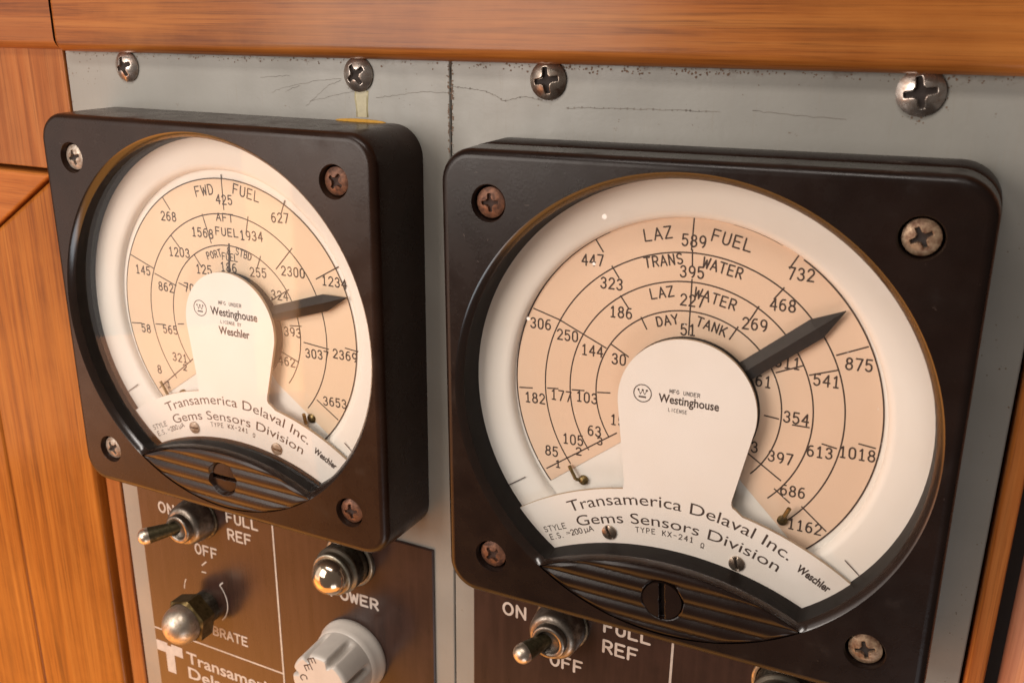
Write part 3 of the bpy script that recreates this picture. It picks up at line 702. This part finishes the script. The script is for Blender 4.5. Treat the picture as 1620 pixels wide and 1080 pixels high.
    for i in range(60 if right else 16):                   # short straight rubs, mostly near the upper left corner and the rim
        q = (random.gauss(-30, 22), random.gauss(40, 12)); r = math.hypot(*q)
        if r < 54 or abs(q[0]) > 52 or abs(q[1]) > 51.5 or math.hypot(abs(q[0])-43, abs(q[1])-43) < 5.2: continue
        a = random.gauss(-.3, .5); L_ = random.uniform(.2, 1.3); k.seg(q, (q[0]+L_*math.cos(a), q[1]+L_*math.sin(a)), random.uniform(.04, .09))
    k.build('scuff', M['scuff'], bpy.data.objects['case.001' if right else 'case'], O)['kind'] = 'stuff'
    # bezel screws
    ms = [('rustg', 'rust', 'rustg', 'rust'), ('rust', 'rustb', 'rust', 'rustb')][right]
    for (sx, sy), m_, rt in zip(((-1, 1), (1, 1), (-1, -1), (1, -1)), ms, (.3, 1.0, .6, .2) if not right else (.1, .5, .75, .3)):
        mb = MB(); R = 3.35; cross_head(mb, (sx*43, sy*43), R, -2.1, .75, rt, .7, .6, .14, 1.45)
        mb.build('bezel_screw', [M[m_], M['grime'] if m_ != 'rust' else M['rust2']], t, O)
    if not right:                                          # hardened varnish caught on top of the case
        mb = MB(); pr = []
        for i in range(21):
            x = 29.5+15.0*i/20; e = math.sin(PI*i/20)**.5; pr.append([(x, 54.6, PW+.1), (x, 55.0+.55*e, PW+.1), (x, 55.0+.62*e, PW+.7*e+.15), (x, 54.7, PW+1.2*e+.2)])
        mb.loft(pr[::-1], False); B(mb, 'varnish_bead', M['amber'])
    return t
M['rim'] = mat_flat('polished_rim', (.016, .008, .005), .2, 0, .2, 200, .75); M['inner'] = mat_flat('matte_inner_wall', (.0075, .005, .004), .5, 0, .3, 300, .12); M['dust_glint'] = mat_flat('dust_glint', (.8, .76, .72), .8); M['scuff'] = mat_flat('scuff_mark', (.10, .08, .07), .7, 0, .3)
M['rust2'] = mat_flat('rust_recess', (.032, .013, .008), .8)
L_N=[('268',-20.7,27.4),('145',-32.7,10.8),('58',-34.1,-6.8),('8',-30.6,-19.0),('425',-0.3,33.7),('627',17.9,30.5),('1234',34.0,15.5),('2369',36.3,-3.9),('3653',32.3,-17.8),('1203',-18.1,17.6),('862',-24.5,6.8),('565',-24.6,-5.8),('321',-22.0,-13.9),('1568',-8.9,24.0),('1934',8.0,24.8),('2300',21.0,16.6),('3037',27.3,-5.0),('125',-9.6,13.7),('70',-15.7,7.7),('186',-0.7,15.3),('255',9.4,15.1),('324',16.1,9.7),('393',19.6,-0.0),('462',17.0,-8.7),('2',-20.4,-16.6),('1',-27.5,-23.3)]
L_Wd=[('FWD',-7.0,35.6),('FUEL',7.4,36.1),('AFT',-0.6,28.9),('FUEL',-0.3,25.0),('PORT',-5.5,18.4),('&',-0.2,19.9),('STBD',4.9,19.6),('FUEL',0.0,18.2)]
L_T=[(-0.6,40.3,-0.6,30.9),(-22.3,32.7,-19.8,29.2),(-36.9,14.9,-28.2,11.7),(-39.7,-5.9,-35.6,-5.5),(-31.5,-25.0,-16.9,-13.5),(19.9,35.2,18.3,31.3),(35.6,19.7,28.3,15.6),(40.5,-2.2,36.4,-1.8),(33.2,-22.7,26.4,-18.1),(-8.4,29.2,-6.0,21.3),(-20.5,22.1,-17.5,18.7),(-28.3,10.4,-20.4,7.7),(-30.1,-4.9,-26.4,-4.6),(7.5,30.0,6.3,25.2),(21.3,23.0,15.5,16.7),(31.3,-3.0,23.1,-2.3),(-12.6,17.5,-10.3,14.2),(-19.5,8.7,-16.1,7.7),(-21.4,-3.7,-19.0,-3.3),(0.2,22.0,-1.1,12.2),(10.7,19.7,9.1,16.1),(19.4,11.7,13.2,7.9),(22.8,2.1,18.8,1.7),(21.2,-8.3,14.2,-5.7)]
R_N=[('447',-22.7,30.4),('306',-35.0,14.2),('182',-36.3,-4.3),('85',-31.8,-17.2),('1',-30.1,-20.2),('589',-0.4,36.7),('732',21.7,31.9),('875',34.5,14.8),('1018',36.2,-4.3),('1162',27.5,-23.1),('323',-18.1,25.6),('250',-28.3,12.3),('177',-29.6,-2.6),('105',-26.4,-13.2),('2',-24.9,-15.8),('395',-0.4,30.1),('468',18.7,25.2),('541',28.7,10.4),('613',28.9,-5.3),('686',24.3,-15.4),('186',-15.7,19.3),('144',-22.2,9.5),('103',-23.2,-2.0),('63',-21.1,-10.0),('3',-19.7,-12.3),('227',-0.0,23.9),('269',13.4,20.4),('311',20.7,13.2),('354',23.5,1.3),('397',21.1,-8.2),('30',-15.8,8.4),('15',-15.6,-6.3),('51',-0.5,17.4),('61',16.2,8.3),('83',14.6,-6.9)]
R_Wd=[('LAZ',-8.2,37.5),('FUEL',7.5,37.5),('TRANS',-6.7,31.9),('WATER',6.0,31.6),('LAZ',-6.7,24.9),('WATER',4.9,24.9),('DAY',-5.2,18.9),('TANK',4.5,18.8)]
R_T=[(-0.6,41.6,-0.8,34.6),(-22.2,35.3,-20.2,32.4),(-36.9,17.7,-30.4,15.8),(-30.4,15.8,-18.8,10.6),(-40.4,-2.3,-36.9,-1.9),(-33.1,-22.0,-15.6,-9.4),(20.9,35.7,19.3,32.8),(35.9,18.8,30.0,16.1),(39.6,-2.4,36.2,-2.0),(32.0,-23.2,26.4,-18.5),(-18.2,29.6,-16.4,27.0),(-33.2,-1.3,-30.3,-1.0),(18.7,28.9,16.8,26.2),(30.8,13.1,25.2,11.1),(32.2,-3.9,29.1,-3.4),(24.0,-18.3,20.4,-15.6),(-16.0,23.2,-14.0,20.5),(-27.0,-0.7,-23.8,-0.4),(14.0,24.4,12.3,21.1),(23.9,13.0,18.5,10.6),(26.4,-0.3,22.8,-0.3),(21.7,-13.5,14.2,-8.5),(-11.1,18.9,-9.6,16.2),(-17.9,11.8,-13.5,9.3),(-20.7,-0.3,-17.5,0.1),(10.1,19.5,8.4,16.4),(20.1,0.5,16.9,0.8),(-0.6,34.9,-0.4,31.4),(-0.3,28.6,-0.3,16.2)]
meter(0, 0, 0, 'square brown bakelite meter with three tank scales, left of the two', 'L')
meter(126.94, -.92, .0134, 'square black bakelite meter with four tank scales, worn face, right of the two', 'R')

# ------------------------------------------------------------------ controls on the panels
def toggle(u, v, tip, label):
    o = (u, v, PW); t = thing('toggle_switch', o, label, 'switch', 'toggle switches below the meters')
    B = lambda mb, name, mat: mb.build(name, mat, t, o)
    mb = MB(); hx = []
    for w, k in ((PW+.75, 1.), (PW+2.3, 1.), (PW+2.6, .95)):
        hx.append([(u+9.0*k*math.cos(PI/3*i+.2), v+9.0*k*math.sin(PI/3*i+.2), w) for i in range(6)])
    mb = MB(); mb.lathe([(7.6, PW+.75), (7.6, PW+1.3), (7.3, PW+1.5), (5, PW+1.5)], (u, v), 40); B(mb, 'washer', M['ring'])
    mb = MB(); n = 72                                      # knurled round nut
    rings = []
    for w, r, kn in ((PW+1.5, 6.9, 1), (PW+4.6, 6.9, 1), (PW+5.1, 6.85, 0), (PW+7.2, 6.7, 0), (PW+8.2, 6.1, 0), (PW+8.6, 5.2, 0), (PW+8.6, 4.4, 0)):
        rings.append([(u+(r+(.16 if i % 2 else 0)*kn)*math.cos(2*PI*i/n), v+(r+(.16 if i % 2 else 0)*kn)*math.sin(2*PI*i/n), w) for i in range(n)])
    mb.loft(rings); B(mb, 'locking_nut', M['nickel'])
    mb = MB(); mb.lathe([(4.7, PW+7.5), (4.7, PW+10.2), (4.4, PW+10.6), (3.4, PW+10.6), (3.1, PW+10.2), (2.7, PW+9.2), (.05, PW+9.2)], (u, v), 48); B(mb, 'bushing', M['nickel'])
    a = Vector((u, v, PW+6.5)); d = Vector(tip)-a; L = d.length
    mb = MB(); mb.lathe([(1.75, 0), (1.85, 3), (2.2, L*.55), (2.55, L-1.2), (2.6, L-.8)], n=36, axis=(a, d)); B(mb, 'lever', M['brass'])
    pr = [(2.6, L-.8)]+[(2.65*math.cos(x), L+2.5*math.sin(x)) for x in [PI/2*i/10-.1 for i in range(11)]]
    mb = MB(); mb.lathe(pr[:-1]+[(.03, pr[-1][1])], n=36, axis=(a, d)); B(mb, 'lever_tip', M['tip'])
toggle(-30.6, -72.3, (-37.9, -73.4, -3.8), 'metal toggle switch thrown left, on the sunlit brown plate under the left meter')
toggle(95.9, -72.3, (91.2, -73.7, -4.6), 'metal toggle switch thrown left, on the dark plate under the right meter')
# domed button with a hexagonal nut
o_ = (-31.3, -105.9, PW); t = thing('push_button', o_, 'round nickel domed push button with hexagonal nut above the T emblem', 'button')
mb = MB(); mb.lathe([(5.4, PW+.75), (5.4, PW+6.2)], o_[:2], 40); mb.build('neck', M['ring'], t, o_)
mb = MB(); rg = []
for w, k in ((PW+4.8, .90), (PW+5.3, 1.), (PW+10.4, 1.)): rg.append([(o_[0]+8.1*k*math.cos(PI/3*i+.30), o_[1]+8.1*k*math.sin(PI/3*i+.30), w) for i in range(6)])
mb.loft(rg, True, True, False, 0, False)
n = 72; f0 = [];
for k, w in ((1., PW+10.4), (.0, PW+11.1)):
    ring_ = []
    for i in range(n):
        a = 2*PI*i/n; aa = ((a-.30) % (PI/3))-PI/6; rh = 8.1*math.cos(PI/6)/math.cos(aa); r = rh*k+6.7*(1-k); ring_.append((o_[0]+r*math.cos(a), o_[1]+r*math.sin(a), w))
    f0.append(ring_)
mb.loft(f0, smooth=False); mb.build('hex_nut', M['nut'], t, o_)
mb = MB(); mb.lathe([(6.55, PW+10.9), (6.5, PW+12.2)]+[(6.5*math.cos(x), PW+12.2+5.8*math.sin(x)) for x in [PI/2*i/14 for i in range(1, 14)]]+[(.03, PW+18.0)], o_[:2], 56); mb.build('dome', M['dome'], t, o_)
# pilot lamps
def pilot(u, v, label):
    o = (u, v, PW); t = thing('pilot_lamp', o, label, 'indicator lamp', 'pilot lamps on the brown plates')
    mb = MB(); mb.lathe([(8.4, PW+.75), (8.4, PW+1.6), (8.1, PW+1.9), (7.4, PW+1.95)], (u, v), 48); mb.build('flange', M['ringl'], t, o)
    mb = MB(); n = 80; rings = []
    for w, r in ((PW+1.9, 6.9), (PW+3.2, 7.1), (PW+3.5, 6.6), (PW+4.0, 6.6), (PW+4.3, 7.1), (PW+7.0, 7.1)):
        rings.append([(u+(r+(.15 if i % 2 else 0))*math.cos(2*PI*i/n), v+(r+(.15 if i % 2 else 0))*math.sin(2*PI*i/n), w) for i in range(n)])
    mb.loft(rings); mb.build('knurled_collar', M['ring'], t, o)
    mb = MB(); mb.lathe([(7.1, PW+7.0), (7.3, PW+7.3), (7.2, PW+7.9), (6.5, PW+8.2), (6.3, PW+9.3), (6.55, PW+9.6), (6.5, PW+10.2), (6.0, PW+10.5), (5.5, PW+10.4)], (u, v), 56); mb.build('bezel_ring', M['ringl'], t, o)
    mb = MB(); mb.lathe([(5.6, PW+10.0), (5.55, PW+10.8)]+[(5.55*math.cos(x), PW+10.8+4.6*math.sin(x)) for x in [PI/2*i/14 for i in range(1, 14)]]+[(.03, PW+15.4)], (u, v), 56); mb.build('lens', M['lens'], t, o)
pilot(28.0, -71.8, 'round smoked pilot lamp peeking out below the left meter above POWER')
pilot(154.3, -71.2, 'round pilot lamp cut by the bottom edge under the right meter')
# fluted knob
o_ = (27.6, -104.6, PW); t = thing('rotary_knob', o_, 'pale grey fluted plastic knob below the left pilot lamp', 'knob')
mb = MB(); mb.lathe([(11.6, PW+.8), (11.75, PW+1.3), (11.75, PW+2.2), (11.3, PW+2.9), (10.95, PW+4.6), (10.6, PW+6.0), (10.2, PW+6.3)], o_[:2], 80); mb.build('skirt', M['knob'], t, o_)
mb = MB(); n = 168; rings = []; NF = 7
def flute(a, dep):
    x = ((a/(2*PI)*NF+.22) % 1)-.5; wdt = .16
    return dep*max(0, 1-(abs(x)/wdt)**2.2) if abs(x) < wdt else 0
for w, r, dp in ((PW+6.1, 10.35, 0), (PW+6.9, 10.3, 0), (PW+7.6, 10.28, .5), (PW+9.0, 10.25, 1.5), (PW+10.5, 10.2, 1.95), (PW+16.6, 10.05, 2.1), (PW+17.3, 9.95, 2.1), (PW+17.8, 9.6, 2.1), (PW+18.0, 9.1, 2.1)):
    rings.append([(o_[0]+(r-flute(2*PI*i/n, dp))*math.cos(2*PI*i/n), o_[1]+(r-flute(2*PI*i/n, dp))*math.sin(2*PI*i/n), w) for i in range(n)])
mb.loft(rings, True, False, True); grip = mb.build('grip', M['knob'], t, o_)
k = Ink(PW+18.03); k.text('E', (25.3, -96.7), 2.4, 3.0, .38, -1.1, 2.0); k.build('lettering', M['ink'], grip, o_); k = Ink(PW+18.03); k.text('E', (23.9, -99.4), 2.4, 3.0, .38, -1.1, 2.0); k.build('lettering', M['ink'], grip, o_); k = Ink(PW+18.03); k.text('C', (22.0, -103.5), 2.4, 3.0, .38, -1.1, 2.0); k.build('lettering', M['ink'], grip, o_)
for ob in bpy.data.objects:
    if 'org' in ob: del ob['org']
